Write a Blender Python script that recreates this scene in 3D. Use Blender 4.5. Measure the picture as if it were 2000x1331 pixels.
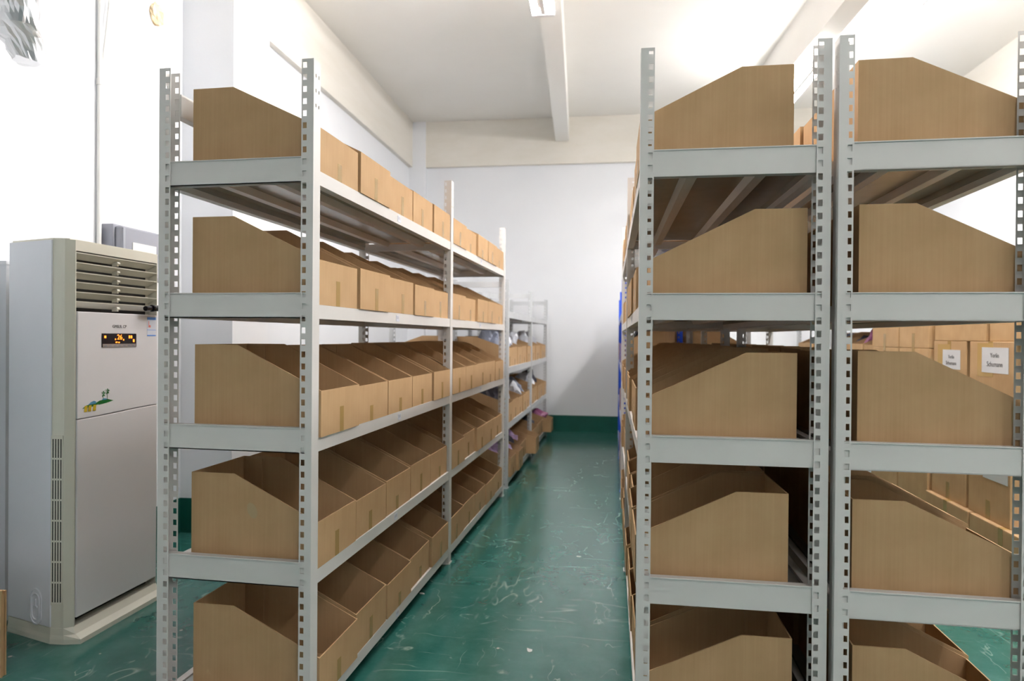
import bpy, bmesh, math, random
from mathutils import Vector, Matrix, noise

for o in list(bpy.data.objects):
    bpy.data.objects.remove(o)
scene = bpy.context.scene
C = scene.collection
random.seed(7)

# ------------------------------------------------------------------ camera
F, YAW, PITCH, ROLL, EYE = 1303.2, 0.1730, 0.0051, 0.0080, 1.1882
rt = Vector((math.cos(YAW), math.sin(YAW), 0))
f0 = Vector((-math.sin(YAW), math.cos(YAW), 0))
fw = f0 * math.cos(PITCH) - Vector((0, 0, math.sin(PITCH)))
up = f0 * math.sin(PITCH) + Vector((0, 0, math.cos(PITCH)))
cx = rt * math.cos(ROLL) + up * math.sin(ROLL)
cy = up * math.cos(ROLL) - rt * math.sin(ROLL)
cam_data = bpy.data.cameras.new('camera')
cam = bpy.data.objects.new('camera', cam_data)
C.objects.link(cam)
cam_data.sensor_width = 36.0
cam_data.lens = 36.0 * F / 2000.0
cam_data.clip_start = 0.05
cam_data.dof.use_dof = True
cam_data.dof.focus_distance = 2.15
cam_data.dof.aperture_fstop = 3.2
M = Matrix((cx, cy, -fw)).transposed().to_4x4()
M.translation = Vector((0, 0, EYE))
cam.matrix_world = M
scene.camera = cam

# ------------------------------------------------------------------ world, exposure
w = bpy.data.worlds.new('world')
scene.world = w
w.use_nodes = True
w.node_tree.nodes['Background'].inputs[0].default_value = (0.9, 0.95, 1.0, 1)
w.node_tree.nodes['Background'].inputs[1].default_value = 0.2
scene.view_settings.view_transform = 'Standard'
scene.view_settings.look = 'None'
scene.view_settings.gamma = 1.0
scene.view_settings.use_curve_mapping = False
scene.view_settings.exposure = 0.0
TUBE = 107.0          # emission strength of the fluorescent tubes
TUBE_COL = (1.0, 0.965, 0.95)

# ------------------------------------------------------------------ material helpers
def new_mat(name):
    m = bpy.data.materials.new(name)
    m.use_nodes = True
    nt = m.node_tree
    return m, nt, nt.nodes['Principled BSDF']

def N(nt, kind, **kw):
    n = nt.nodes.new(kind)
    for k, v in kw.items():
        if k in n.inputs:
            n.inputs[k].default_value = v
        else:
            setattr(n, k, v)
    return n

def mottled(name, c1, c2, scale=6.0, rough=0.6, metal=0.0, bump=0.0, bump_scale=60.0, stretch=(1, 1, 1), detail=4.0, spec=0.5):
    m, nt, b = new_mat(name)
    tc = N(nt, 'ShaderNodeTexCoord')
    mp = N(nt, 'ShaderNodeMapping')
    mp.inputs['Scale'].default_value = stretch
    nt.links.new(tc.outputs['Object'], mp.inputs[0])
    n = N(nt, 'ShaderNodeTexNoise', Scale=scale, Detail=detail, Roughness=0.6)
    nt.links.new(mp.outputs[0], n.inputs['Vector'])
    r = N(nt, 'ShaderNodeValToRGB')
    r.color_ramp.elements[0].position = 0.32
    r.color_ramp.elements[1].position = 0.68
    r.color_ramp.elements[0].color = (*c1, 1)
    r.color_ramp.elements[1].color = (*c2, 1)
    nt.links.new(n.outputs['Fac'], r.inputs[0])
    nt.links.new(r.outputs[0], b.inputs['Base Color'])
    b.inputs['Roughness'].default_value = rough
    b.inputs['Metallic'].default_value = metal
    b.inputs['Specular IOR Level'].default_value = spec
    if bump:
        n2 = N(nt, 'ShaderNodeTexNoise', Scale=bump_scale, Detail=3.0)
        nt.links.new(mp.outputs[0], n2.inputs['Vector'])
        bp = N(nt, 'ShaderNodeBump', Strength=bump, Distance=0.005)
        nt.links.new(n2.outputs['Fac'], bp.inputs['Height'])
        nt.links.new(bp.outputs[0], b.inputs['Normal'])
    return m

def plain(name, c, rough=0.5, metal=0.0, emit=None, strength=0.0, spec=0.5):
    m, nt, b = new_mat(name)
    b.inputs['Base Color'].default_value = (*c, 1)
    b.inputs['Roughness'].default_value = rough
    b.inputs['Metallic'].default_value = metal
    b.inputs['Specular IOR Level'].default_value = spec
    if emit:
        b.inputs['Emission Color'].default_value = (*emit, 1)
        b.inputs['Emission Strength'].default_value = strength
    return m

def cardboard(name, c1, c2):
    m, nt, b = new_mat(name)
    tc = N(nt, 'ShaderNodeTexCoord')
    n = N(nt, 'ShaderNodeTexNoise', Scale=9.0, Detail=5.0)
    nt.links.new(tc.outputs['Object'], n.inputs['Vector'])
    mp = N(nt, 'ShaderNodeMapping')
    mp.inputs['Scale'].default_value = (1.0, 1.0, 0.02)
    nt.links.new(tc.outputs['Object'], mp.inputs[0])
    w1 = N(nt, 'ShaderNodeTexNoise', Scale=150.0, Detail=2.0)      # upright flute streaks
    nt.links.new(mp.outputs[0], w1.inputs['Vector'])
    mix = N(nt, 'ShaderNodeMix')
    mix.inputs[0].default_value = 0.35
    nt.links.new(n.outputs['Fac'], mix.inputs[2])
    nt.links.new(w1.outputs['Fac'], mix.inputs[3])
    r = N(nt, 'ShaderNodeValToRGB')
    r.color_ramp.elements[0].position = 0.36
    r.color_ramp.elements[1].position = 0.64
    r.color_ramp.elements[0].color = (*c1, 1)
    r.color_ramp.elements[1].color = (*c2, 1)
    nt.links.new(mix.outputs[0], r.inputs[0])
    nt.links.new(r.outputs[0], b.inputs['Base Color'])
    b.inputs['Roughness'].default_value = 0.75
    b.inputs['Specular IOR Level'].default_value = 0.25
    bp = N(nt, 'ShaderNodeBump', Strength=0.10, Distance=0.002)
    nt.links.new(w1.outputs['Fac'], bp.inputs['Height'])
    nt.links.new(bp.outputs[0], b.inputs['Normal'])
    return m

def floor_material():
    m, nt, b = new_mat('green_epoxy')
    tc = N(nt, 'ShaderNodeTexCoord')
    base = N(nt, 'ShaderNodeTexNoise', Scale=5.0, Detail=8.0, Roughness=0.7)
    nt.links.new(tc.outputs['Object'], base.inputs['Vector'])
    r = N(nt, 'ShaderNodeValToRGB')
    r.color_ramp.elements[0].position = 0.30
    r.color_ramp.elements[1].position = 0.72
    r.color_ramp.elements[0].color = (0.010, 0.092, 0.076, 1)
    r.color_ramp.elements[1].color = (0.042, 0.155, 0.132, 1)
    nt.links.new(base.outputs['Fac'], r.inputs[0])
    col = r.outputs[0]
    # scuffs: thin contour lines of stretched noise, broken up by a second noise
    for i, (sc, st, rot, wd, lo) in enumerate([(3.6, (1, .3, 1), 0.5, .007, .57), (2.6, (.25, 1, 1), 1.3, .006, .57), (8.0, (1, .4, 1), 2.2, .010, .57), (1.6, (1, .8, 1), .1, .004, .55), (5.0, (.3, 1, 1), 2.7, .007, .58)]):
        mp = N(nt, 'ShaderNodeMapping')
        mp.inputs['Scale'].default_value = st
        mp.inputs['Rotation'].default_value = (0, 0, rot)
        mp.inputs['Location'].default_value = (i * 3.7, i * 1.9, 0)
        nt.links.new(tc.outputs['Object'], mp.inputs[0])
        a = N(nt, 'ShaderNodeTexNoise', Scale=sc, Detail=3.0, Roughness=0.5)
        nt.links.new(mp.outputs[0], a.inputs['Vector'])
        s = N(nt, 'ShaderNodeMath', operation='SUBTRACT')
        s.inputs[1].default_value = 0.5
        nt.links.new(a.outputs['Fac'], s.inputs[0])
        ab = N(nt, 'ShaderNodeMath', operation='ABSOLUTE')
        nt.links.new(s.outputs[0], ab.inputs[0])
        mr = N(nt, 'ShaderNodeMapRange')
        mr.inputs['From Min'].default_value = 0.0
        mr.inputs['From Max'].default_value = wd
        mr.inputs['To Min'].default_value = 1.0
        mr.inputs['To Max'].default_value = 0.0
        nt.links.new(ab.outputs[0], mr.inputs['Value'])
        msk = N(nt, 'ShaderNodeTexNoise', Scale=3.0 + i, Detail=4.0, Roughness=0.7)
        nt.links.new(mp.outputs[0], msk.inputs['Vector'])
        mr2 = N(nt, 'ShaderNodeMapRange')
        mr2.inputs['From Min'].default_value = lo - .04
        mr2.inputs['From Max'].default_value = lo + .10
        nt.links.new(msk.outputs['Fac'], mr2.inputs['Value'])
        mu = N(nt, 'ShaderNodeMath', operation='MULTIPLY')
        nt.links.new(mr.outputs[0], mu.inputs[0])
        nt.links.new(mr2.outputs[0], mu.inputs[1])
        mx = N(nt, 'ShaderNodeMix', data_type='RGBA')
        mx.inputs[7].default_value = (0.27, 0.40, 0.36, 1)
        nt.links.new(mu.outputs[0], mx.inputs[0])
        nt.links.new(col, mx.inputs[6])
        col = mx.outputs[2]
    # specks of grit
    v = N(nt, 'ShaderNodeTexVoronoi', Scale=5.0)
    nt.links.new(tc.outputs['Object'], v.inputs['Vector'])
    sp = N(nt, 'ShaderNodeMapRange')
    sp.inputs['From Min'].default_value = 0.030
    sp.inputs['From Max'].default_value = 0.040
    sp.inputs['To Min'].default_value = 0.75
    sp.inputs['To Max'].default_value = 0.0
    nt.links.new(v.outputs['Distance'], sp.inputs['Value'])
    mx = N(nt, 'ShaderNodeMix', data_type='RGBA')
    mx.inputs[7].default_value = (0.45, 0.47, 0.42, 1)
    nt.links.new(sp.outputs[0], mx.inputs[0])
    nt.links.new(col, mx.inputs[6])
    nt.links.new(mx.outputs[2], b.inputs['Base Color'])
    rr = N(nt, 'ShaderNodeMapRange')
    rr.inputs['To Min'].default_value = 0.10
    rr.inputs['To Max'].default_value = 0.24
    nt.links.new(base.outputs['Fac'], rr.inputs['Value'])
    nt.links.new(rr.outputs[0], b.inputs['Roughness'])
    b.inputs['Specular IOR Level'].default_value = 0.7
    return m

def striped(name, c1, c2, scale, axis='Y'):
    m, nt, b = new_mat(name)
    tc = N(nt, 'ShaderNodeTexCoord')
    wv = N(nt, 'ShaderNodeTexWave', Scale=scale, Distortion=0.0)
    wv.bands_direction = axis
    nt.links.new(tc.outputs['Object'], wv.inputs['Vector'])
    r = N(nt, 'ShaderNodeValToRGB')
    r.color_ramp.interpolation = 'CONSTANT'
    r.color_ramp.elements[0].color = (*c1, 1)
    r.color_ramp.elements[1].position = 0.45
    r.color_ramp.elements[1].color = (*c2, 1)
    nt.links.new(wv.outputs['Fac'], r.inputs[0])
    nt.links.new(r.outputs[0], b.inputs['Base Color'])
    return m

def clear_plastic(name, c, alpha, rough=0.25):
    m, nt, b = new_mat(name)
    b.inputs['Base Color'].default_value = (*c, 1)
    b.inputs['Roughness'].default_value = rough
    b.inputs['Alpha'].default_value = alpha
    return m

MT = {}
MT['wall'] = mottled('white_wall_paint', (.80, .82, .86), (.83, .85, .885), 1.5, .55, bump=.08, bump_scale=40)
MT['ceiling'] = mottled('ceiling_paint', (.84, .82, .78), (.88, .865, .83), .8, .6, bump=.05, bump_scale=25)
MT['beam'] = mottled('plaster_beam', (.75, .715, .64), (.80, .77, .71), 2.0, .6, bump=.15, bump_scale=14, stretch=(1, .4, 3))
MT['skirt'] = mottled('green_wall_base', (.004, .075, .055), (.008, .10, .075), 4, .35)
MT['floor'] = floor_material()
MT['steel'] = mottled('grey_painted_steel', (.67, .645, .625), (.71, .685, .665), 5, .38, bump=.02, bump_scale=300)
MT['steel_w'] = mottled('pale_painted_steel', (.52, .54, .56), (.58, .60, .62), 5, .45)
MT['deck'] = mottled('shelf_sheet_steel', (.40, .40, .38), (.46, .46, .44), 8, .22, metal=.35)
MT['blue'] = mottled('blue_painted_steel', (.01, .06, .50), (.015, .08, .58), 6, .4)
MT['card'] = cardboard('cardboard', (.44, .280, .142), (.505, .328, .176))
MT['card2'] = cardboard('cardboard_pale', (.47, .30, .15), (.55, .36, .19))
MT['tape'] = plain('packing_tape', (.37, .24, .09), .22)
MT['tape_clear'] = plain('clear_tape', (.50, .33, .13), .12)
MT['glue'] = plain('dried_glue', (.46, .34, .20), .18)
MT['paper'] = mottled('label_paper', (.62, .63, .67), (.68, .69, .72), 5, .5)
MT['ink'] = plain('print_ink', (.10, .10, .11), .6)
MT['barcode'] = striped('barcode_print', (.25, .25, .30), (.80, .80, .84), 260, 'Y')
MT['ac_grey'] = mottled('cool_grey_sheet', (.79, .805, .87), (.81, .825, .89), 5, .45)
MT['ac_cream'] = mottled('cream_plastic', (.72, .70, .61), (.75, .73, .64), 5, .42)
MT['ac_front'] = mottled('white_gloss_panel', (.74, .73, .755), (.76, .75, .775), 4, .22)
MT['black'] = plain('matte_black', (.008, .008, .008), .6)
MT['gloss_black'] = plain('display_black', (.010, .008, .012), .12)
MT['orange'] = plain('display_led', (.9, .2, .02), .5, emit=(1.0, .22, .02), strength=3.0)
MT['silver'] = plain('silver_strip', (.45, .40, .38), .3, .6)
MT['foil'] = plain('aluminium_foil', (.72, .73, .75), .32, 1.0)
MT['white_plastic'] = plain('white_plastic', (.78, .78, .76), .4)
MT['box_grey'] = plain('grey_plastic', (.30, .31, .36), .4)
MT['tube'] = plain('lit_tube', (1, 1, 1), .5, emit=TUBE_COL, strength=TUBE)
MT['fixture'] = plain('lamp_housing', (.8, .8, .8), .4)
MT['foam'] = mottled('dried_foam', (.62, .45, .25), (.80, .68, .48), 12, .85, bump=.6, bump_scale=25)
MT['hole'] = plain('recess_shade', (.02, .018, .015), .8)  # near-black colour painted for the shade in the intake slits
MT['bag_white'] = plain('plastic_bag_white', (.62, .65, .72), .25)
MT['bag_grey'] = plain('plastic_bag_grey', (.30, .34, .45), .22)
MT['bag_lilac'] = plain('plastic_bag_lilac', (.50, .36, .62), .28)
MT['bag_dark'] = plain('plastic_bag_dark', (.05, .05, .07), .22)
MT['bag_pink'] = plain('plastic_bag_plum', (.32, .10, .22), .28)
MT['decal_g'] = plain('decal_green', (.005, .13, .02), .4)
MT['decal_b'] = plain('decal_blue', (.07, .25, .42), .4)
MT['decal_y'] = plain('decal_yellow', (.50, .36, .02), .4)
MT['sticker_b'] = plain('sticker_blue', (.10, .30, .78), .4)
MT['sticker_w'] = plain('sticker_white', (.68, .71, .80), .4)
MT['sticker_r'] = plain('sticker_red', (.75, .22, .18), .4)
MT['debris'] = plain('paper_scrap', (.65, .66, .64), .7)

# ------------------------------------------------------------------ mesh helpers
class MB:
    def __init__(s):
        s.v, s.f, s.m = [], [], []
    def box(s, x0, x1, y0, y1, z0, z1, mi=0):
        b = len(s.v)
        s.v += [(x0, y0, z0), (x1, y0, z0), (x1, y1, z0), (x0, y1, z0), (x0, y0, z1), (x1, y0, z1), (x1, y1, z1), (x0, y1, z1)]
        s.f += [tuple(b + i for i in q) for q in ((0, 3, 2, 1), (4, 5, 6, 7), (0, 1, 5, 4), (1, 2, 6, 5), (2, 3, 7, 6), (3, 0, 4, 7))]
        s.m += [mi] * 6
        return s
    def prism(s, pts, a0, a1, axis='y', mi=0):
        """pts: polygon in the two other axes; extruded along axis."""
        b = len(s.v); n = len(pts)
        def P(p, t):
            if axis == 'y': return (p[0], t, p[1])
            if axis == 'z': return (p[0], p[1], t)
            return (t, p[0], p[1])
        s.v += [P(p, a0) for p in pts] + [P(p, a1) for p in pts]
        s.f += [tuple(b + i for i in range(n))[::-1], tuple(b + n + i for i in range(n))]
        s.f += [(b + i, b + (i + 1) % n, b + n + (i + 1) % n, b + n + i) for i in range(n)]
        s.m += [mi] * (n + 2)
        return s
    def tube(s, p0, p1, r, n=12, mi=0):
        p0, p1 = Vector(p0), Vector(p1)
        d = (p1 - p0).normalized()
        a = d.orthogonal().normalized(); c = d.cross(a)
        b = len(s.v)
        for p in (p0, p1):
            for i in range(n):
                t = 2 * math.pi * i / n
                s.v.append(tuple(p + a * (r * math.cos(t)) + c * (r * math.sin(t))))
        s.f += [(b + i, b + (i + 1) % n, b + n + (i + 1) % n, b + n + i) for i in range(n)]
        s.f += [tuple(b + i for i in range(n))[::-1], tuple(b + n + i for i in range(n))]
        s.m += [mi] * (n + 2)
        return s
    def mesh(s, name, mats):
        me = bpy.data.meshes.new(name)
        me.from_pydata(s.v, [], s.f)
        bm = bmesh.new(); bm.from_mesh(me)
        bmesh.ops.recalc_face_normals(bm, faces=bm.faces)
        bm.to_mesh(me); bm.free()
        mats = mats if isinstance(mats, (list, tuple)) else [mats]
        for m in mats: me.materials.append(m)
        if len(mats) > 1:
            for p, i in zip(me.polygons, s.m): p.material_index = i
        me.update()
        return me

def link(name, me, parent=None, loc=(0, 0, 0), rot=(0, 0, 0)):
    o = bpy.data.objects.new(name, me)
    C.objects.link(o)
    o.parent = parent
    o.location = loc
    o.rotation_euler = rot
    return o

def tag(o, label, cat=None, group=None, kind=None):
    o['label'] = label
    if cat: o['category'] = cat
    if group: o['group'] = group
    if kind: o['kind'] = kind
    return o

def thing(name, label, cat, loc=(0, 0, 0), rz=0.0, group=None):
    o = link(name, None, None, loc, (0, 0, rz))
    o.empty_display_size = 0.1
    return tag(o, label, cat, group)

def struct(name, me, parent=None, label=None, loc=(0, 0, 0), rz=0.0):
    o = link(name, me, parent, loc, (0, 0, rz))
    o['kind'] = 'structure'
    if label: o['label'] = label
    return o

def bevel(o, w, seg=2):
    md = o.modifiers.new('bevel', 'BEVEL'); md.width = w; md.segments = seg; md.limit_method = 'ANGLE'
    return o

_font = {}
def text_mesh(txt, size, mat, thick=0.0004):
    """flat printed lettering as a mesh, lying in local XY, centred."""
    cu = bpy.data.curves.new('lettering', 'FONT')
    cu.body = txt; cu.size = size; cu.align_x = 'CENTER'; cu.align_y = 'CENTER'; cu.extrude = thick; cu.resolution_u = 3
    o = bpy.data.objects.new('lettering', cu); C.objects.link(o)
    bpy.context.view_layer.update()
    me = bpy.data.meshes.new_from_object(o.evaluated_get(bpy.context.evaluated_depsgraph_get()))
    bpy.data.objects.remove(o)
    me.materials.clear(); me.materials.append(mat)
    return me

# ------------------------------------------------------------------ the room (its own axes are turned a little against the racks)
TH = 0.0356
AL, AR, BF, BN, CEIL = -2.52, 3.75, 8.44, -8.0, 3.95
SOF = 3.37
def wr(a, b): return (a * math.cos(TH) - b * math.sin(TH), a * math.sin(TH) + b * math.cos(TH))
T = 0.15
def room(name, mb, mat, label=None): return struct(name, mb.mesh(name, mat), None, label, (0, 0, 0), TH)
room('floor', MB().box(AL - T, AR + T, BN - T, BF + T, -0.1, 0), MT['floor'], 'scuffed glossy green epoxy floor')
room('ceiling', MB().box(AL - T, AR + T, BN - T, BF + T, CEIL, CEIL + .1), MT['ceiling'], 'off-white painted ceiling')
room('wall_left', MB().box(AL - T, AL, BN - T, BF + T, 0, CEIL), MT['wall'], 'white wall behind the air conditioner')
room('wall_far', MB().box(AL, AR, BF, BF + T, 0, CEIL), MT['wall'], 'white wall at the end of the aisle')
room('wall_right', MB().box(AR, AR + T, BN - T, BF + T, 0, CEIL), MT['wall'], 'white wall beyond the right aisle')
room('wall_near', MB().box(AL, AR, BN - T, BN, 0, CEIL), MT['wall'], 'white wall behind the viewer')
room('trim_1', MB().box(AL, -2.47, BN, 8.38, SOF, CEIL), MT['beam'], 'plaster beam along the top of the left wall')
room('trim_2', MB().box(-2.30, AR, 8.38, BF, SOF, CEIL), MT['beam'], 'plaster beam along the top of the far wall')
room('trim_3', MB().box(AL, -2.19, 3.70, 4.12, 0, CEIL), MT['wall'], 'square white column on the left wall')
room('trim_4', MB().box(AL, -2.30, 8.36, BF, 0, CEIL), MT['wall'], 'white corner column')
room('trim_7', MB().box(AR - .06, AR, BN, BF, SOF, CEIL), MT['beam'], 'plaster beam along the top of the right wall')
room('baseboard_left', MB().box(AL, AL + .006, BN, 3.70, 0, .206).box(AL, AL + .006, 4.12, 8.36, 0, .206), MT['skirt'], 'dark green painted wall base')
room('baseboard_column', MB().box(AL, -2.184, 3.694, 3.70, 0, .206).box(-2.19, -2.184, 3.70, 4.126, 0, .206), MT['skirt'], 'dark green painted column base')
room('baseboard_far', MB().box(-2.30, AR, BF - .006, BF, 0, .206), MT['skirt'], 'dark green painted wall base at the aisle end')
room('baseboard_right', MB().box(AR - .006, AR, BN, BF - .006, 0, .206), MT['skirt'], 'dark green painted wall base on the right')
# joists crossing the ceiling along the aisle
def joist(name, p, q, width, z0, label):
    (xa, ya), (xb, yb) = p, q
    d = Vector((xb - xa, yb - ya)).normalized()
    n = Vector((d.y, -d.x))
    t0 = Vector((xb, yb)) - d * 15.0
    me = MB().prism([tuple(t0), tuple(t0 + n * width), tuple(Vector((xb, yb)) + n * width), (xb, yb)], z0, CEIL, 'z').mesh(name, MT['ceiling'])
    return struct(name, me, None, label)
joist('trim_5', (-.698, 5.20), (-.925, 8.36), .165, 3.65, 'white ceiling joist above the aisle')
joist('trim_6', (1.50, 4.55), (1.20, 8.47), .17, 3.56, 'cream ceiling joist above the right racks')

# ------------------------------------------------------------------ lamps
def tube_lamp(x, y0, y1, z, label, drop):
    """twin-tube batten: a slim spine with a bare tube on either side, hung from rods."""
    yc = (y0 + y1) / 2; L = y1 - y0
    t = thing('fluorescent_lamp', label, 'lamp', (x, yc, z), 0.05, 'ceiling tube lamps')
    link('lamp_housing', MB().prism([(-.02, .05), (.02, .05), (.014, -.02), (-.014, -.02)], -L / 2, L / 2).mesh('lamp_housing', MT['fixture']), t)
    for s in (-1, 1):
        link('lamp_tube', MB().tube((s * .055, -L / 2 + .03, 0), (s * .055, L / 2 - .03, 0), .022, 14).mesh('lamp_tube', MT['tube']), t)
        link('lamp_holder', MB().box(-.075, .075, s * L / 2 - (.03 if s > 0 else 0), s * L / 2 + (.03 if s < 0 else 0), -.025, .025).mesh('lamp_holder', MT['fixture']), t)
        link('hanger_rod', MB().tube((0, s * .4 * L, .05), (0, s * .4 * L, drop - z), .005, 6).mesh('hanger_rod', MT['fixture']), t)
    return t
tube_lamp(-.545, 3.05, 4.45, 3.36, 'lit tube lamp below the ceiling joist over the main aisle', 3.65)
tube_lamp(1.44, 5.75, 7.15, 3.42, 'lit tube lamp glimpsed behind the perforated posts on the right', 3.56)
tube_lamp(1.60, 3.05, 4.45, 3.42, 'lit tube lamp over the right racks, above the frame', 3.56)
tube_lamp(2.25, 4.30, 5.70, 3.80, 'lit tube lamp at the top right over the right aisle', 3.95)
tube_lamp(-1.05, 3.30, 4.65, 3.78, 'lit tube lamp above the air conditioner', 3.95)
tube_lamp(1.68, 1.35, 2.75, 3.42, 'added unseen fill lamp above the near right racks, brightening the left bin fronts', 3.56)  # added fill lamp, out of view, for brighter left bin fronts
tube_lamp(1.2, -2.6, -1.2, 3.70, 'added unseen fill lamp behind the viewer, brightening the near rack ends', 3.95)  # added fill lamp, out of view, lifts the rack ends facing the camera
tube_lamp(2.2, -1.5, -.1, 3.70, 'lit tube lamp behind the viewer on the right', 3.95)

# ------------------------------------------------------------------ storage racks
PF, PW, PT = .038, .045, .002
PITCH_H, HOLE_H = .0354, .0175

def post_mesh(H, mat, small=False):
    """channel post: web at local x=0 facing -x, flanges along +x at y=0 and y=PW, slotted."""
    mb = MB()
    nb = 3
    z = 0.0
    # web with three rows of paired bolt holes at the top
    rows = [H - .046, H - .090, H - .134]
    lo = 0.0
    for rz in rows[::-1]:
        mb.box(0, PT, 0, PW, lo, rz - .005)
        for y0, y1 in ((0, .009), (.0145, .0275), (.033, PW)):
            mb.box(0, PT, y0, y1, rz - .005, rz + .005)
        lo = rz + .005
    mb.box(0, PT, 0, PW, lo, H)
    n = int((H - .02) / PITCH_H)
    for y0 in (0.0, PW - PT):
        mb.box(PT, PF - .0165, y0, y0 + PT, 0, H)
        mb.box(PF - .004, PF, y0, y0 + PT, 0, H)
        top = H
        for i in range(n + 1):
            zc = H - .018 - i * PITCH_H
            z1 = zc + HOLE_H / 2
            if zc - HOLE_H / 2 < 0.01: break
            mb.box(PF - .0165, PF - .004, y0, y0 + PT, z1, top)
            top = zc - HOLE_H / 2
        mb.box(PF - .0165, PF - .004, y0, y0 + PT, 0, top)
    return mb.mesh('post', mat)

_cache = {}
def cached(key, fn):
    if key not in _cache: _cache[key] = fn()
    return _cache[key]

def rack(name, label, cat, loc, rz, W, ys, H, levels, front, post_mat, beam_mat, hb=.0754, hf=.042, lip=.034,
         group='storage racks', top_rail=None, back_rail=None, stickers=False, sticker_side=None):
    """local frame: x 0..W across, y along the row; front = 'lo' (x=0 side) or 'hi'."""
    t = thing(name, label, cat, loc, rz, group)
    pm = cached(('post', H, post_mat), lambda: post_mesh(H, MT[post_mat]))
    for i, y in enumerate(ys):
        yy = y if i < len(ys) - 1 else y - PW
        if 0 < i < len(ys) - 1: yy = y - PW / 2
        link('post', pm, t, (0, yy, 0))
        link('post', pm, t, (W, yy + PW, 0), (0, 0, math.pi))
        fm = cached(('foot', post_mat), lambda: MB().box(-.004, PF + .004, -.004, PW + .004, 0, .006).mesh('foot_plate', MT[post_mat]))
        link('foot_plate', fm, t, (0, yy, 0))
        link('foot_plate', fm, t, (W - PF, yy, 0))
        for lv in levels:
            em = cached(('end', W, hb, beam_mat), lambda: MB().box(PT, W - PT, 0, .018, -hb, 0).box(PT, W - PT, -.003, .021, -.003, 0).box(PT, W - PT, 0, .026, -hb, -hb + .003).mesh('end_beam', MT[beam_mat]))
            yb = yy + .004 if i < len(ys) - 1 else yy + PW - .022
            if 0 < i < len(ys) - 1:
                em = cached(('mid', W, beam_mat), lambda: MB().box(PT, W - PT, 0, .016, -hb, -lip - .006).mesh('cross_bar', MT[beam_mat]))
                link('cross_bar', em, t, (0, yy + PW / 2 - .008, lv))
            else:
                link('end_beam', em, t, (0, yb, lv))
    for i in range(len(ys) - 1):
        y0, y1 = ys[i] + (PW if i == 0 else PW / 2), ys[i + 1] - (PW if i == len(ys) - 2 else PW / 2)
        for k, lv in enumerate(levels):
            zt = lv - lip
            L = y1 - y0
            bm_ = cached(('fb', round(L, 3), hf, beam_mat), lambda: MB().prism([(0, 0), (.024, 0), (.024, -.016), (.030, -.016), (.030, -hf), (0, -hf)], 0, L).mesh('shelf_beam', MT[beam_mat]))
            link('shelf_beam', bm_, t, (.003, y0, zt))
            b2 = link('shelf_beam', bm_, t, (W - .003, y1, zt), (0, 0, math.pi))
            # connector plates hooked into the posts
            cm = cached(('conn', beam_mat), lambda: MB().box(-.0015, 0, 0, .030, -.055, .012).mesh('connector_plate', MT[beam_mat]))
            dm = cached(('deck', round(L, 3), W), lambda: MB().box(.034, W - .034, 0, L, -.0015, 0).box(.034, .0355, 0, L, -.022, 0).box(W - .0355, W - .034, 0, L, -.022, 0).mesh('shelf_panel', MT['deck']))
            d = link('shelf_panel', dm, t, (0, y0, zt - .0005))
            rm_ = cached(('rib', round(L, 3)), lambda: MB().prism([(-.026, 0), (-.015, -.022), (.015, -.022), (.026, 0)], .01, L - .01).mesh('stiffening_rib', MT[beam_mat]))
            for fx in (.30, .68):
                link('stiffening_rib', rm_, d, (W * fx, 0, -.002))
            if stickers and i <= 1:
                xs = W - .003 if front == 'hi' else .003
                sm = cached('sticker', lambda: MB().box(-.0006, .0006, -.017, .017, -.012, .012).mesh('shelf_label', MT['sticker_w']))
                bmk = cached('stickerb', lambda: MB().box(-.0010, .0010, -.011, .011, -.003, .009).mesh('barcode', MT['barcode']))
                sx = xs + (.0006 if front == 'hi' else -.0006)
                s = link('shelf_label', sm, t, (sx, y0 + .48 * L + random.uniform(-.03, .03), zt - .021))
                link('barcode', bmk, s, (0, 0, 0))
    if top_rail:
        for i, y in enumerate(ys):
            yy = y if i == 0 else (y - PW if i == len(ys) - 1 else y - PW / 2)
            link('top_rail', cached(('trail', W), lambda: MB().box(PT, W - PT, .006, .03, -.022, .022).mesh('top_rail', MT[beam_mat])), t, (0, yy, top_rail))
    if back_rail:
        xb = .012 if front == 'hi' else W - .042
        link('back_rail', MB().box(0, .030, ys[0] + PW, ys[-1] - PW, -.035, .035).mesh('back_rail', MT[beam_mat]), t, (xb, 0, back_rail))
    return t

# ------------------------------------------------------------------ cardboard bins
def bin_mesh(d, w_, hbk, hf_, flat, mat):
    """open picking bin: front at x=0, back at x=d, y centred."""
    th = .004
    mb = MB()
    side = [(0, 0), (d, 0), (d, hbk), (d - flat, hbk), (0, hf_)]
    for y0 in (-w_ / 2, w_ / 2 - th):
        mb.prism(side, y0, y0 + th)
    mb.box(0, th, -w_ / 2 + th, w_ / 2 - th, 0, hf_)
    mb.box(d - th, d, -w_ / 2 + th, w_ / 2 - th, 0, hbk)
    mb.box(th, d - th, -w_ / 2 + th, w_ / 2 - th, 0, th)
    # inner flap folded up against the sides at the back corners
    for s in (-1, 1):
        y0 = s * (w_ / 2 - th - .002)
        mb.box(d - .075, d - th, min(y0, y0 - s * .003), max(y0, y0 - s * .003), th, hbk - .006)
    return mb.mesh('picking_bin', mat)

def tape_mesh(w_, h, mat):
    return MB().box(-.0006, 0, -w_ / 2, w_ / 2, .0, h).mesh('tape', mat)

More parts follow.
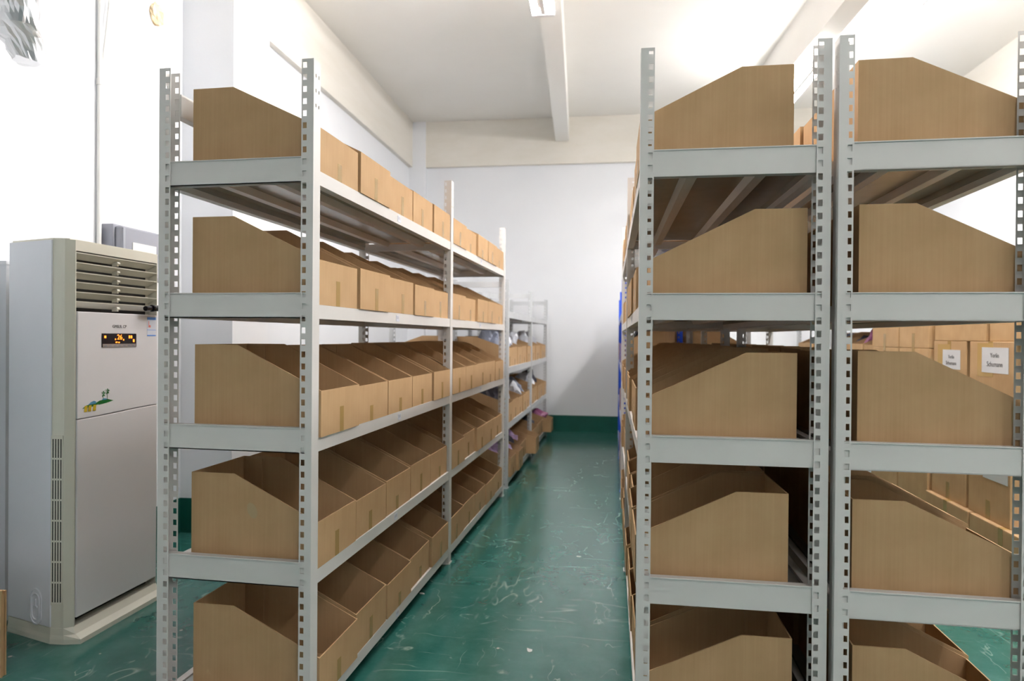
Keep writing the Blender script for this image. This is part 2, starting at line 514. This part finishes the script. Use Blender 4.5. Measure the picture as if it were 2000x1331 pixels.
ORD = ['first', 'second', 'third', 'fourth', 'fifth', 'sixth', 'seventh', 'eighth', 'ninth', 'tenth', 'eleventh', 'twelfth']
bins = []
def place_bin(rk, W, front, y, lv, zt, label, group, size=(.42, .287, .272, .136, .14), off=0.0, mat='card', yaw=0.0):
    d, w_, hbk, hf_, flat = size
    var = random.choice((0, 1, 2))
    dh = (-.004, 0, .004)[var]
    me = cached(('bin', size, var, mat), lambda: bin_mesh(d, w_, hbk + dh, hf_ + dh, flat + dh, MT[mat]))
    if front == 'lo': p, r = Vector((off, y, zt)), 0.0
    else: p, r = Vector((W - off, y, zt)), math.pi
    mw = Matrix.Translation(rk.location) @ Matrix.Rotation(rk.rotation_euler[2], 4, 'Z')
    o = link('picking_bin', me, None, mw @ p, (0, 0, rk.rotation_euler[2] + r + yaw))
    tag(o, label, 'cardboard bin', group)
    tv = random.choice((0, 1, 2, 2))
    tm = cached(('tape', tv), lambda: tape_mesh(.028, (.055, .068, .080)[tv], MT['tape']))
    link('tape', tm, o, (0, random.uniform(-.02, .02), 0))
    bins.append(o)
    return o

LV = [1.7153, 1.3147, .9154, .5183, .118]
LIP = .034
SHELF = ['top shelf', 'second shelf', 'middle shelf', 'fourth shelf', 'bottom shelf']

# --- left rack
yL, xLb, WL = 1.8243, -1.4179, .5048
YSL = [0, 1.56, 3.09]
RA = rack('storage_rack', 'grey boltless rack of cardboard bins left of the aisle', 'rack', (xLb, yL, 0), 0.0, WL, YSL, 2.0, LV, 'hi', 'steel', 'steel', stickers=True, back_rail=1.90)
# --- right rack and the one behind it
RR = rack('storage_rack', 'grey boltless rack of cardboard bins right of the aisle', 'rack', (.0276, 1.9043, 0), .0256, .506, [0, 1.55, 3.09], 2.0, LV, 'lo', 'steel', 'steel', stickers=True)
RS = rack('storage_rack', 'grey boltless rack at the right edge, back to back with another', 'rack', (.5478, 1.9043, 0), .0106, .4885, [0, 1.55, 3.09], 2.0, LV, 'hi', 'steel', 'steel')

def fill(rk, W, ys, front, who, group, firstoff, n=(5, 5), start=.0475):
    for k, lv in enumerate(LV):
        c = 0
        for b in range(2):
            y0 = ys[b] + (start if b == 0 else .026)
            avail = ys[b + 1] - (.027 if b == 0 else .049) - y0
            slack = avail - n[b] * .288
            for j in range(n[b]):
                jy = y0 + .1445 + j * (.288 + slack / max(1, n[b] - 1) * .97)
                off = firstoff[k] if c == 0 else random.uniform(-.004, .014)
                lab = 'open cardboard bin, %s from near end, %s of %s' % (ORD[c], SHELF[k], who)
                place_bin(rk, W, front, jy + (random.uniform(-.0005, .0005) if c else 0), lv, lv - LIP + .0005, lab, group, off=off, yaw=random.uniform(-.003, .003) if c not in (0, 4, 5, 9) else 0)
                c += 1
fill(RA, WL, YSL, 'hi', 'left rack', 'bins on the left rack', [.004, .004, -.006, .003, -.006])
fill(RR, .506, [0, 1.55, 3.09], 'lo', 'right aisle rack', 'bins on the right aisle rack', [.001, .040, .016, -.003, .010])
fill(RS, .4885, [0, 1.55, 3.09], 'hi', 'rightmost rack', 'bins on the rightmost rack', [.006, 0, 0, .010, .006])

# glue spot on the near side of the first bin of the left rack's fourth shelf
g = [o for o in bins if o['label'] == 'open cardboard bin, first from near end, fourth shelf of left rack'][0]
ell = [(.016 * math.cos(a) + .006 * math.sin(a), .024 * math.sin(a)) for a in [2 * math.pi * i / 20 for i in range(20)]]
tag(link('glue_spot', MB().prism(ell, 0, .0006).mesh('glue_spot', MT['glue']), g, (.214, .1436, .166)), 'pale glossy glue spot')
# --- low racks further in
LV4 = [1.41, .97, .53, .10]
def low_rack(label, loc, rz, front, post, bay=1.46):
    return rack('storage_rack', label, 'rack', loc, rz, .46, [0, bay, 2 * bay], 1.64, LV4, front, post, 'steel_w', hb=.06, hf=.05, lip=.02, top_rail=1.60)
RD = low_rack('low pale grey rack behind the left rack, reaching the far wall', (-1.385, 5.12, 0), .016, 'hi', 'steel_w')
RF = low_rack('low blue-posted rack behind the right aisle rack', (-.055, 5.20, 0), .022, 'lo', 'blue')
RG = low_rack('low grey rack beside the right aisle at the back', (.43, 5.15, 0), .022, 'hi', 'steel_w')
RE = low_rack('low pale rack against the left wall behind the left racks', (-1.90, 5.12, 0), .016, 'lo', 'steel_w')
RH = low_rack('low pale rack across the right aisle', (1.93, 5.68, 0), .016, 'lo', 'steel_w', 1.19)

SH4 = ['top shelf', 'upper shelf', 'lower shelf', 'floor shelf']
def bag(mat, loc, size, label, cat='plastic bag', group='bagged goods in the bins', seed=0, rz=0.0):
    bm = bmesh.new()
    bmesh.ops.create_icosphere(bm, subdivisions=3, radius=1.0)
    for v in bm.verts:
        n = noise.noise(v.co * 1.7 + Vector((seed * 3.1, seed, 0))) * .45 + noise.noise(v.co * 4.5 + Vector((0, seed * 2.3, seed))) * .22
        v.co *= 1 + n
        v.co.x *= size[0]; v.co.y = max(-1.5, min(1.5, v.co.y)) * size[1]; v.co.z *= size[2]
    zmin = min(v.co.z for v in bm.verts)
    for v in bm.verts: v.co.z -= zmin
    me = bpy.data.meshes.new('plastic_bag'); bm.to_mesh(me); bm.free()
    me.materials.append(MT[mat])
    o = link('plastic_bag', me, None, loc, (0, 0, rz))
    return tag(o, label, cat, group)

def fill_low(rk, front, who, group, levels=(1, 2, 3), size=(.40, .262, .24, .15, .14), bags=None, pulled=None, rows=5, bay=1.46):
    colours = {'bag_white': 'white', 'bag_grey': 'grey-blue', 'bag_lilac': 'lilac', 'bag_dark': 'dark', 'bag_pink': 'plum'}
    for k in levels:
        c = 0
        for b in range(2):
            for j in range(rows):
                y = bay * b + .05 + .137 + j * .274
                off = random.uniform(0, .02) + (pulled or {}).get((k, c), 0)
                zt = LV4[k] - .02 + .0005
                o = place_bin(rk, .46, front, y, LV4[k], zt, 'small cardboard bin, %s along %s of %s' % (ORD[c], SH4[k], who), group, size=size, off=off, mat='card')
                if bags and (k, c) in bags:
                    m = bags[(k, c)]
                    s = 1 if front == 'lo' else -1
                    q = o.matrix_basis @ Vector((.165, 0, .006))
                    bag(m, q, (.105, .078, .105 if k == 3 else .13), '%s plastic-wrapped goods in %s %s bin of %s' % (colours[m], ORD[c], SH4[k].split()[0], who), seed=k * 20 + c, rz=o.rotation_euler[2])
                c += 1
fill_low(RD, 'hi', 'low left rack', 'bins on the low left rack', pulled={(3, 1): -.06, (3, 4): -.085, (3, 9): -.09, (3, 0): -.03},
         bags={(1, 0): 'bag_grey', (1, 1): 'bag_grey', (1, 2): 'bag_white', (1, 3): 'bag_white', (1, 6): 'bag_white', (1, 8): 'bag_white', (2, 0): 'bag_dark', (2, 1): 'bag_white', (2, 3): 'bag_white', (2, 4): 'bag_grey', (2, 7): 'bag_white', (2, 8): 'bag_dark',
               (3, 0): 'bag_lilac', (3, 1): 'bag_lilac', (3, 2): 'bag_dark', (3, 3): 'bag_lilac', (3, 7): 'bag_dark', (3, 9): 'bag_pink'})
fill_low(RF, 'lo', 'low blue rack', 'bins on the low blue rack', size=(.40, .262, .33, .18, .14), bags={(1, 1): 'bag_dark', (2, 2): 'bag_white'})
fill_low(RG, 'hi', 'low grey back rack', 'bins on the back grey rack', levels=(1, 2), size=(.40, .262, .33, .18, .14))
fill_low(RE, 'lo', 'wall-side low rack', 'bins on the wall-side low rack', levels=(1, 2))
fill_low(RH, 'lo', 'rack across the right aisle', 'bins across the right aisle', levels=(1, 2), rows=4, bay=1.19, size=(.40, .262, .31, .20, .14),
         bags={(1, 0): 'bag_pink', (1, 1): 'bag_pink', (1, 2): 'bag_dark', (1, 4): 'bag_grey', (1, 5): 'bag_dark', (1, 6): 'bag_white'})

# ------------------------------------------------------------------ closed cartons across the right aisle
def carton(x0, y0, y1, z0, z1, label, depth=.5, mat='card', group='closed cartons across the right aisle', tape_face=True, note=None, name='shipping_carton', yc_tape=0.0):
    L, H = y1 - y0, z1 - z0
    o = link(name, MB().box(0, depth, -L / 2, L / 2, 0, H).mesh(name, MT[mat]), None, (x0, (y0 + y1) / 2, z0))
    bevel(o, .004, 2)
    tag(o, label, 'carton', group)
    link('top_tape', MB().box(0.0, depth, -.025, .025, H, H + .0006).mesh('top_tape', MT['tape_clear']), o)
    if tape_face:
        link('tape', MB().box(-.0008, 0, yc_tape - .022, yc_tape + .022, 0, .10).mesh('tape', MT['tape']), o)
        link('tape', MB().box(-.0008, 0, yc_tape - .022, yc_tape + .022, H - .10, H).mesh('tape', MT['tape']), o)
    if note:
        yc, zc, wy, hz, lines = note
        n = link('paper_label', MB().box(-.0022, -.0010, -wy / 2, wy / 2, -hz / 2, hz / 2).mesh('paper_label', MT['paper']), o, (0, yc, zc))
        link('tape', MB().box(-.0009, 0, -.08, .08, -.09, .09).mesh('tape', MT['tape_clear']), o, (0, yc + .10, min(zc, H - .095)))
        for i, (tx, sz, dz) in enumerate(lines):
            tm = text_mesh(tx, sz, MT['ink'])
            link('lettering', tm, n, (-.0028, 0, dz), (math.pi / 2, 0, -math.pi / 2))
    return o
CX = 1.90
carton(CX - .03, 4.10, 4.635, 0, .235, 'flat brown carton on the floor under the far labelled stack', .55)
carton(CX - .03, 3.45, 4.08, 0, .235, 'flat brown carton on the floor under the near labelled stack', .55)
TXT = [('Yorlin', .034, .025), ('Schumann', .038, -.022)]
carton(CX, 3.74, 4.16, .236, .70, 'brown carton with paper label resting on the near flat carton', note=(-.07, .315, .24, .20, TXT))
carton(CX, 4.19, 4.62, .236, .70, 'plain brown carton resting on the far flat carton', tape_face=True)
carton(CX, 3.72, 4.16, .701, 1.185, 'upper brown carton with a large white label beside the right edge', note=(-.045, .385, .26, .135, TXT))
carton(CX, 4.20, 4.61, .701, 1.185, 'upper brown carton with a smaller white label, left of its twin', note=(-.03, .375, .22, .115, [('Yorlin', .030, .015), ('Schumann', .032, -.022)]))
carton(CX, 3.99, 4.60, 1.186, 1.50, 'long brown carton lying on top of the labelled cartons', tape_face=False, mat='card2')
carton(CX + .01, 3.50, 3.975, 1.186, 1.50, 'brown carton topping the stack nearest the right edge', tape_face=False, mat='card2')
for i, (y0, y1) in enumerate(((4.66, 5.13), (5.15, 5.66))):
    side = ('right', 'left')[i]
    carton(CX - .01, y0, y1, 0, .57, 'pale carton on the floor, %s column of the pale stack' % side, mat='card2')
    carton(CX - .01, y0, y1, .571, 1.135, 'pale carton at mid height, %s column of the pale stack' % side, mat='card2')
    carton(CX - .01, y0, y1, 1.136, 1.45, 'pale carton on top, %s column of the pale stack' % side, mat='card2')
carton(-1.95, 4.26, 4.72, 0, .75, 'tall brown carton behind the left rack beside the column', .45, group='cartons behind the left rack', mat='card2')

# ------------------------------------------------------------------ air conditioner
AC = thing('air_conditioner', 'tall white floor-standing air conditioner with louvres by the left wall', 'air conditioner', (-2.10, 2.467, 0), 0.02)
# local: front plane x = 0 facing +x
HA, HW, ZP = 1.548, .228, .060
sidep = [(-.072, -.2585), (-.075, -.2615), (-.328, -.1935), (-.325, -.189)]
link('cabinet', MB().prism([(-.05, -.215), (-.028, -.2525), (-.075, -.2575), (-.325, -.189), (-.325, .189), (-.075, .2575), (-.028, .2525), (-.05, .215)], .05, HA, 'z').mesh('cabinet', MT['ac_cream']), AC)
link('side_panel', MB().prism(sidep, ZP + .004, HA - .002, 'z').mesh('side_panel', MT['ac_grey']), AC)
link('side_panel', MB().prism([(a, -b) for a, b in sidep], ZP + .004, HA - .002, 'z').mesh('side_panel', MT['ac_grey']), AC)
# stiles with a bevelled corner, left and right of the front
for s in (-1, 1):
    link('corner_stile', MB().prism([(-.05, s * HW), (0.002, s * HW), (.002, s * (HW + .004)), (-.024, s * .2535), (-.05, s * .2535)], ZP, HA, 'z').mesh('corner_stile', MT['ac_cream']), AC)
link('top_rail', MB().box(-.05, .002, -HW, HW, 1.508, HA).mesh('top_rail', MT['ac_cream']), AC)
link('top_cover', MB().prism([(-.02, -.235), (-.075, -.254), (-.32, -.187), (-.32, .187), (-.075, .254), (-.02, .235)], HA, HA + .006, 'z').mesh('top_cover', MT['ac_cream']), AC)
# black sheet stands in for the shade inside the air outlet, with louvres
link('outlet_shade', MB().box(-.0505, -.048, -HW, HW, 1.276, 1.508).mesh('outlet_shade', MT['black']), AC)
lm = MB().prism([(.000, .030), (.0008, .034), (-.040, .014), (-.0405, .010)], -HW + .0005, HW - .0005).mesh('louvre', MT['ac_cream'])
km = MB().tube((-.006, -.008, .0), (-.006, .008, .0), .006, 10).box(-.03, -.004, -.003, .003, -.012, .004).mesh('louvre_link', MT['ac_cream'])
for z in (1.469, 1.431, 1.393, 1.355, 1.317, 1.280):
    lv_ = link('louvre', lm, AC, (0, 0, z))
    link('louvre_link', km, lv_, (-.002, 0, .014))
# doors
zsL, zsR = .820, .852
def door(name, z0f, z1f, mat):
    n = 12
    pts = []
    ys = [-HW + .0015 + (2 * HW - .003) * i / n for i in range(n + 1)]
    pts = [(y, z0f(y)) for y in ys] + [(y, z1f(y)) for y in ys[::-1]]
    return bevel(link(name, MB().prism(pts, -.048, .008, 'x').mesh(name, mat), AC), .003, 2)
seam = lambda y: .857 + .014 * math.sin((y + .228) / .456 * math.pi * .5) ** 2
door('upper_door', lambda y: seam(y) + .0012, lambda y: 1.274, MT['ac_front'])
door('lower_door', lambda y: .092, lambda y: seam(y) - .0012, MT['ac_front'])
link('door_gap_shade', MB().box(-.05, -.044, -HW, HW, ZP, .092).mesh('door_gap_shade', MT['black']), AC)  # black strip painted for the shade in the gap below the lower door
# display
dp = link('display', MB().box(.008, .0095, -.098, .098, -.028, .028).mesh('display', MT['gloss_black']), AC, (0, -.008, 1.162))
link('display_trim', MB().box(.0085, .0102, -.094, .094, -.028, -.015).mesh('display_trim', MT['silver']), dp)
link('lettering', text_mesh('26', .030, MT['orange']), dp, (.0100, .0, .012), (math.pi / 2, 0, math.pi / 2))
dots = MB()
for (y, z, a, b) in ((-.080, .014, .005, .005), (.056, .014, .004, .006), (.068, .014, .004, .006), (.082, -.002, .004, .006), (-.018, -.008, .005, .0025), (-.004, -.009, .004, .0025), (-.024, .004, .003, .003), (.022, .002, .003, .003)):
    dots.box(.0095, .0101, y - a, y + a, z - b, z + b)
link('indicator_lights', dots.mesh('indicator_lights', MT['orange']), dp)
bm_ = MB()
for i in range(7): bm_.box(.0102, .0108, -.078 + i * .026 - .006, -.078 + i * .026 + .006, -.026, -.020)
link('buttons', bm_.mesh('buttons', MT['box_grey']), dp)
link('lettering', text_mesh('GMSUL CP', .017, MT['ink']), AC, (.0088, -.008, 1.219), (math.pi / 2, 0, math.pi / 2))
# energy sticker
st = link('energy_sticker', MB().box(.008, .0088, -.028, .028, -.042, .042).mesh('energy_sticker', MT['sticker_w']), AC, (0, .186, 1.222))
for z0, z1 in ((.030, .042), (-.042, -.037), (-.016, -.014)):
    link('sticker_band', MB().box(.0088, .0092, -.028, .028, z0, z1).mesh('sticker_band', MT['sticker_b']), st)
link('sticker_marks', MB().box(.0088, .0092, -.020, -.016, .0, .024).box(.0088, .0092, -.0201, -.006, -.004, .006).mesh('sticker_marks', MT['sticker_r']), st)
# island decal with palms
dc = link('island_decal', MB().prism([(-.02, -.004), (.01, .008), (.05, .012), (.085, .002), (.05, -.004), (.01, -.008)], .008, .0086, 'x').prism([(-.078, -.016), (-.055, -.004), (-.02, -.002), (.0, -.006), (-.02, -.012)], .008, .0086, 'x').mesh('island_decal', MT['decal_g']), AC, (0, -.125, .912))
link('decal_water', MB().prism([(-.05, -.004), (-.035, .006), (-.02, .010), (-.008, .006), (-.01, -.002)], .0086, .009, 'x').prism([(.02, .009), (.032, .016), (.045, .014), (.05, .009)], .0086, .009, 'x').mesh('decal_water', MT['decal_b']), dc)
yl = MB()
for y in (-.062, -.042, -.018): yl.prism([(y - .008, -.030), (y + .008, -.030), (y + .010, -.006), (y - .004, -.006)], .0086, .009, 'x')
link('decal_people', yl.mesh('decal_people', MT['decal_y']), dc)
pl = MB()
for (y, z) in ((.028, .035), (.050, .044)):
    pl.prism([(y - .001, .008), (y + .001, .008), (y + .002, z), (y, z)], .0086, .009, 'x')
    for k in range(6):
        a = k * math.pi / 3 + .2
        pl.prism([(y, z - .002), (y + .010 * math.cos(a) - .003 * math.sin(a), z + .010 * math.sin(a) + .003 * math.cos(a)), (y + .014 * math.cos(a), z + .012 * math.sin(a) - .003), (y + .008 * math.cos(a) + .003 * math.sin(a), z + .008 * math.sin(a) - .003)], .0086, .009, 'x')
link('decal_palms', pl.mesh('decal_palms', MT['decal_g']), dc)
# slotted intake strips along both corners: a shallow frame with the slits' shade painted as dark bars
for s in (-1, 1):
    P0, P1 = Vector((-.026, s * .2528, 0)), Vector((-.0745, s * .2578, 0))
    d = (P1 - P0).normalized(); nrm = Vector((d.y, -d.x, 0)) * (1 if s < 0 else 1)
    if nrm.y * s < 0: nrm = -nrm
    ang = math.atan2(d.y, d.x)
    g = link('intake_grille', MB().box(-.002, .044, -.0015, .0015, .0, .65).mesh('intake_grille', MT['ac_cream']), AC, P0 + d * .004 + nrm * .001 + Vector((0, 0, .148)), (0, 0, ang))
    for r in range(8):
        for c in range(4):
            sm = cached('slit_shade', lambda: MB().box(-.0018, .0018, -.0022, .0022, 0, .072).mesh('slit_shade', MT['hole']))
            link('slit_shade', sm, g, (.005 + c * .0105, 0, .012 + r * .079))
    fr = link('grille_rim', MB().box(-.002, .044, -.0022, .0022, .642, .646).box(-.002, .044, -.0022, .0022, .002, .006).mesh('grille_rim', MT['ac_cream']), g)
# oval pipe port on the near side panel
P0, P1 = Vector((-.075, -.2615, 0)), Vector((-.328, -.1935, 0))
d = (P1 - P0).normalized(); ang = math.atan2(d.y, d.x)
def oval(r, h, n=10):
    return [(r * math.cos(a), h + r * math.sin(a)) for a in [math.pi * i / n for i in range(n + 1)]] + [(r * math.cos(a), -h + r * math.sin(a)) for a in [math.pi + math.pi * i / n for i in range(n + 1)]]
def ring(name, r1, r2, h, t, mat, parent, loc, rot):
    o1, o2 = oval(r1, h), oval(r2, h)
    n = len(o1); mb = MB()
    vs = [(x, -t, z) for x, z in o1] + [(x, -t, z) for x, z in o2] + [(x, 0, z) for x, z in o1] + [(x, 0, z) for x, z in o2]
    fs = []
    for i in range(n):
        j = (i + 1) % n
        fs += [(i, j, n + j, n + i), (2 * n + i, 2 * n + j, j, i), (n + i, n + j, 3 * n + j, 3 * n + i)]
    mb.v, mb.f, mb.m = vs, fs, [0] * len(fs)
    return link(name, mb.mesh(name, mat), parent, loc, rot)
pp = ring('pipe_port', .036, .030, .034, .003, MT['ac_grey'], AC, P0 + d * .085 + Vector((0, 0, .130)), (0, 0, ang + math.pi))
ring('port_cap', .024, .021, .028, .004, MT['ac_grey'], pp, (0, 0, 0), (0, 0, 0))
link('port_tab', MB().box(-.010, .010, -.004, 0, -.003, .003).box(-.002, .002, -.004, 0, 0, .03).mesh('port_tab', MT['ac_grey']), pp)
# flared plinth
def flare():
    top = [(-.024, -.254), (-.075, -.2590), (-.328, -.192), (-.328, .192), (-.075, .2590), (-.024, .254), (.000, .234), (.000, -.234)]
    bot = [(-.018, -.258), (-.075, -.2620), (-.330, -.195), (-.330, .195), (-.075, .2620), (-.018, .258), (.040, .242), (.040, -.242)]
    mb = MB(); n = 8
    mb.v = [(x, y, .0) for x, y in bot] + [(x, y, .018) for x, y in bot] + [(x * .65 + u * .35, y * .65 + v * .35, .034) for (u, v), (x, y) in zip(bot, top)] + [(x, y, .060) for x, y in top]
    mb.f = [tuple(range(n))[::-1], tuple(range(3 * n, 4 * n))] + [(k * n + i, k * n + (i + 1) % n, (k + 1) * n + (i + 1) % n, (k + 1) * n + i) for k in range(3) for i in range(n)]
    mb.m = [0] * len(mb.f)
    return mb.mesh('plinth', MT['ac_cream'])
link('plinth', flare(), AC)
# black handset resting in the louvres
rs = thing('flashlight', 'small black flashlight lodged in the lowest louvre of the air conditioner', 'flashlight', (-2.072, 2.683, 1.302), 0.02)
link('barrel', MB().tube((0, -.055, 0), (0, .012, .004), .013, 16).mesh('barrel', MT['black']), rs)
link('head', MB().tube((0, -.10, -.002), (-.002, -.055, 0), .011, 16).mesh('head', MT['gloss_black']), rs)
link('collar', MB().tube((0, -.060, 0), (0, -.050, 0), .0155, 16).mesh('collar', MT['gloss_black']), rs)

# ------------------------------------------------------------------ things on and by the left wall
def wall_x(y): return wr(AL, y)[0]
eb = thing('electrical_box', 'grey plastic electrical box on the white wall behind the air conditioner', 'electrical box', (wall_x(3.12), 3.12, 1.46), TH)
bevel(link('enclosure', MB().box(.001, .07, -.165, .165, 0, .285).mesh('enclosure', MT['box_grey']), eb), .006)
bevel(link('cover', MB().box(.07, .11, -.155, .155, .01, .275).mesh('cover', clear_plastic('smoked_cover', (.34, .35, .40), .85)), eb), .010, 3)
link('hinge_strip', MB().box(.11, .114, -.150, -.135, .02, .265).mesh('hinge_strip', MT['box_grey']), eb)
link('breaker_row', MB().box(.111, .114, -.08, .10, .10, .20).mesh('breaker_row', MT['white_plastic']), eb)

cd = thing('cable_conduit', 'thin white conduit running up the wall above the air conditioner', 'conduit', (wall_x(2.93) + .012, 2.93, 1.63), TH)
link('pipe', MB().tube((0, 0, 0), (0, 0, CEIL - 1.63 - .005), .011, 12).mesh('pipe', MT['white_plastic']), cd)
link('coupling', MB().tube((0, 0, .80), (0, 0, .83), .015, 12).mesh('coupling', MT['white_plastic']), cd)
link('branch_cable', MB().tube((.004, .004, .82), (.003, .075, 1.35), .007, 10).tube((.003, .075, 1.35), (.003, .10, CEIL - 1.635), .007, 10).mesh('branch_cable', MT['white_plastic']), cd)

# foam-sealed pipe hole high on the wall
bm = bmesh.new()
bmesh.ops.create_uvsphere(bm, u_segments=20, v_segments=12, radius=1)
for v in bm.verts:
    n = noise.noise(v.co * 2.2) * .35
    v.co *= 1 + n
    v.co.x *= .022; v.co.y *= .055; v.co.z *= .062
    v.co.x = max(v.co.x, .0)
me = bpy.data.meshes.new('foam_patch'); bm.to_mesh(me); bm.free(); me.materials.append(MT['foam'])
tag(link('foam_patch', me, None, (wall_x(3.37), 3.37, 2.99), (0, 0, TH)), 'tan dried foam patch high on the white wall', 'foam patch')

# crumpled foil duct end
bm = bmesh.new()
bmesh.ops.create_cone(bm, cap_ends=True, cap_tris=False, segments=36, radius1=.085, radius2=.14, depth=.75)
bmesh.ops.subdivide_edges(bm, edges=[e for e in bm.edges if abs(e.verts[0].co.z - e.verts[1].co.z) > .1], cuts=26, use_grid_fill=True)
for v in bm.verts:
    r = noise.noise(v.co * 14) * .022 + noise.noise(v.co * 34) * .011
    h = Vector((v.co.x, v.co.y, 0))
    if h.length > .01: v.co += h.normalized() * r
    t = max(0, (-v.co.z - .24) / .135)
    v.co.x += t * .10; v.co.x *= 1 - .25 * t
    v.co.z += noise.noise(v.co * 6 + Vector((5, 0, 0))) * .03 * (1 if v.co.z < -.3 else .3)
    v.co.y *= .6
me = bpy.data.meshes.new('foil_duct'); bm.to_mesh(me); bm.free(); me.materials.append(MT['foil'])
tag(link('foil_duct', me, None, (-2.405, 2.26, 2.635), (0, 0, .1)), 'crumpled silver foil duct hanging at the top left corner', 'duct')

# grey cabinet sliver behind the air conditioner and a folded carton at the frame edge
gc = thing('wall_cabinet', 'narrow grey metal cabinet at the left edge behind the air conditioner', 'cabinet', (-2.60, 2.47, 0), TH)
link('cabinet_body', MB().box(.005, .075, -.13, .18, 0, 1.47).mesh('cabinet_body', MT['ac_grey']), gc)
link('cabinet_top', MB().box(.003, .080, -.135, .185, 1.47, 1.485).mesh('cabinet_top', MT['ac_grey']), gc)
fc = thing('folded_carton', 'folded brown cardboard carton standing at the lower left edge', 'carton', (-2.117, 1.955, 0), .10)
link('card_sheet', MB().box(-.30, .0, 0, .006, 0, .30).mesh('card_sheet', MT['card']), fc)
link('card_sheet', MB().box(-.31, -.004, .009, .015, 0, .285).mesh('card_sheet', MT['card']), fc)
link('card_sheet', MB().box(-.295, -.002, .018, .024, 0, .295).mesh('card_sheet', MT['card']), fc)

# ------------------------------------------------------------------ scraps on the aisle floor
def scrap(x, y, r, label, seed):
    random.seed(seed)
    pts = [(r * (1 + random.uniform(-.4, .4)) * math.cos(a) * 1.5, r * (1 + random.uniform(-.4, .4)) * math.sin(a)) for a in [k * math.pi / 3.5 for k in range(7)]]
    o = link('paper_scrap', MB().prism(pts, 0.0003, .0015, 'z').mesh('paper_scrap', MT['debris']), None, (x, y, 0), (0, 0, seed))
    tag(o, label, 'scrap')
scrap(-.255, 3.62, .011, 'thin white paper scrap on the floor mid aisle', 3)
scrap(-.362, 2.50, .010, 'small torn white paper scrap on the near aisle floor', 5)
scrap(-.93, 2.96, .009, 'tiny pale scrap on the floor beside the left rack', 9)
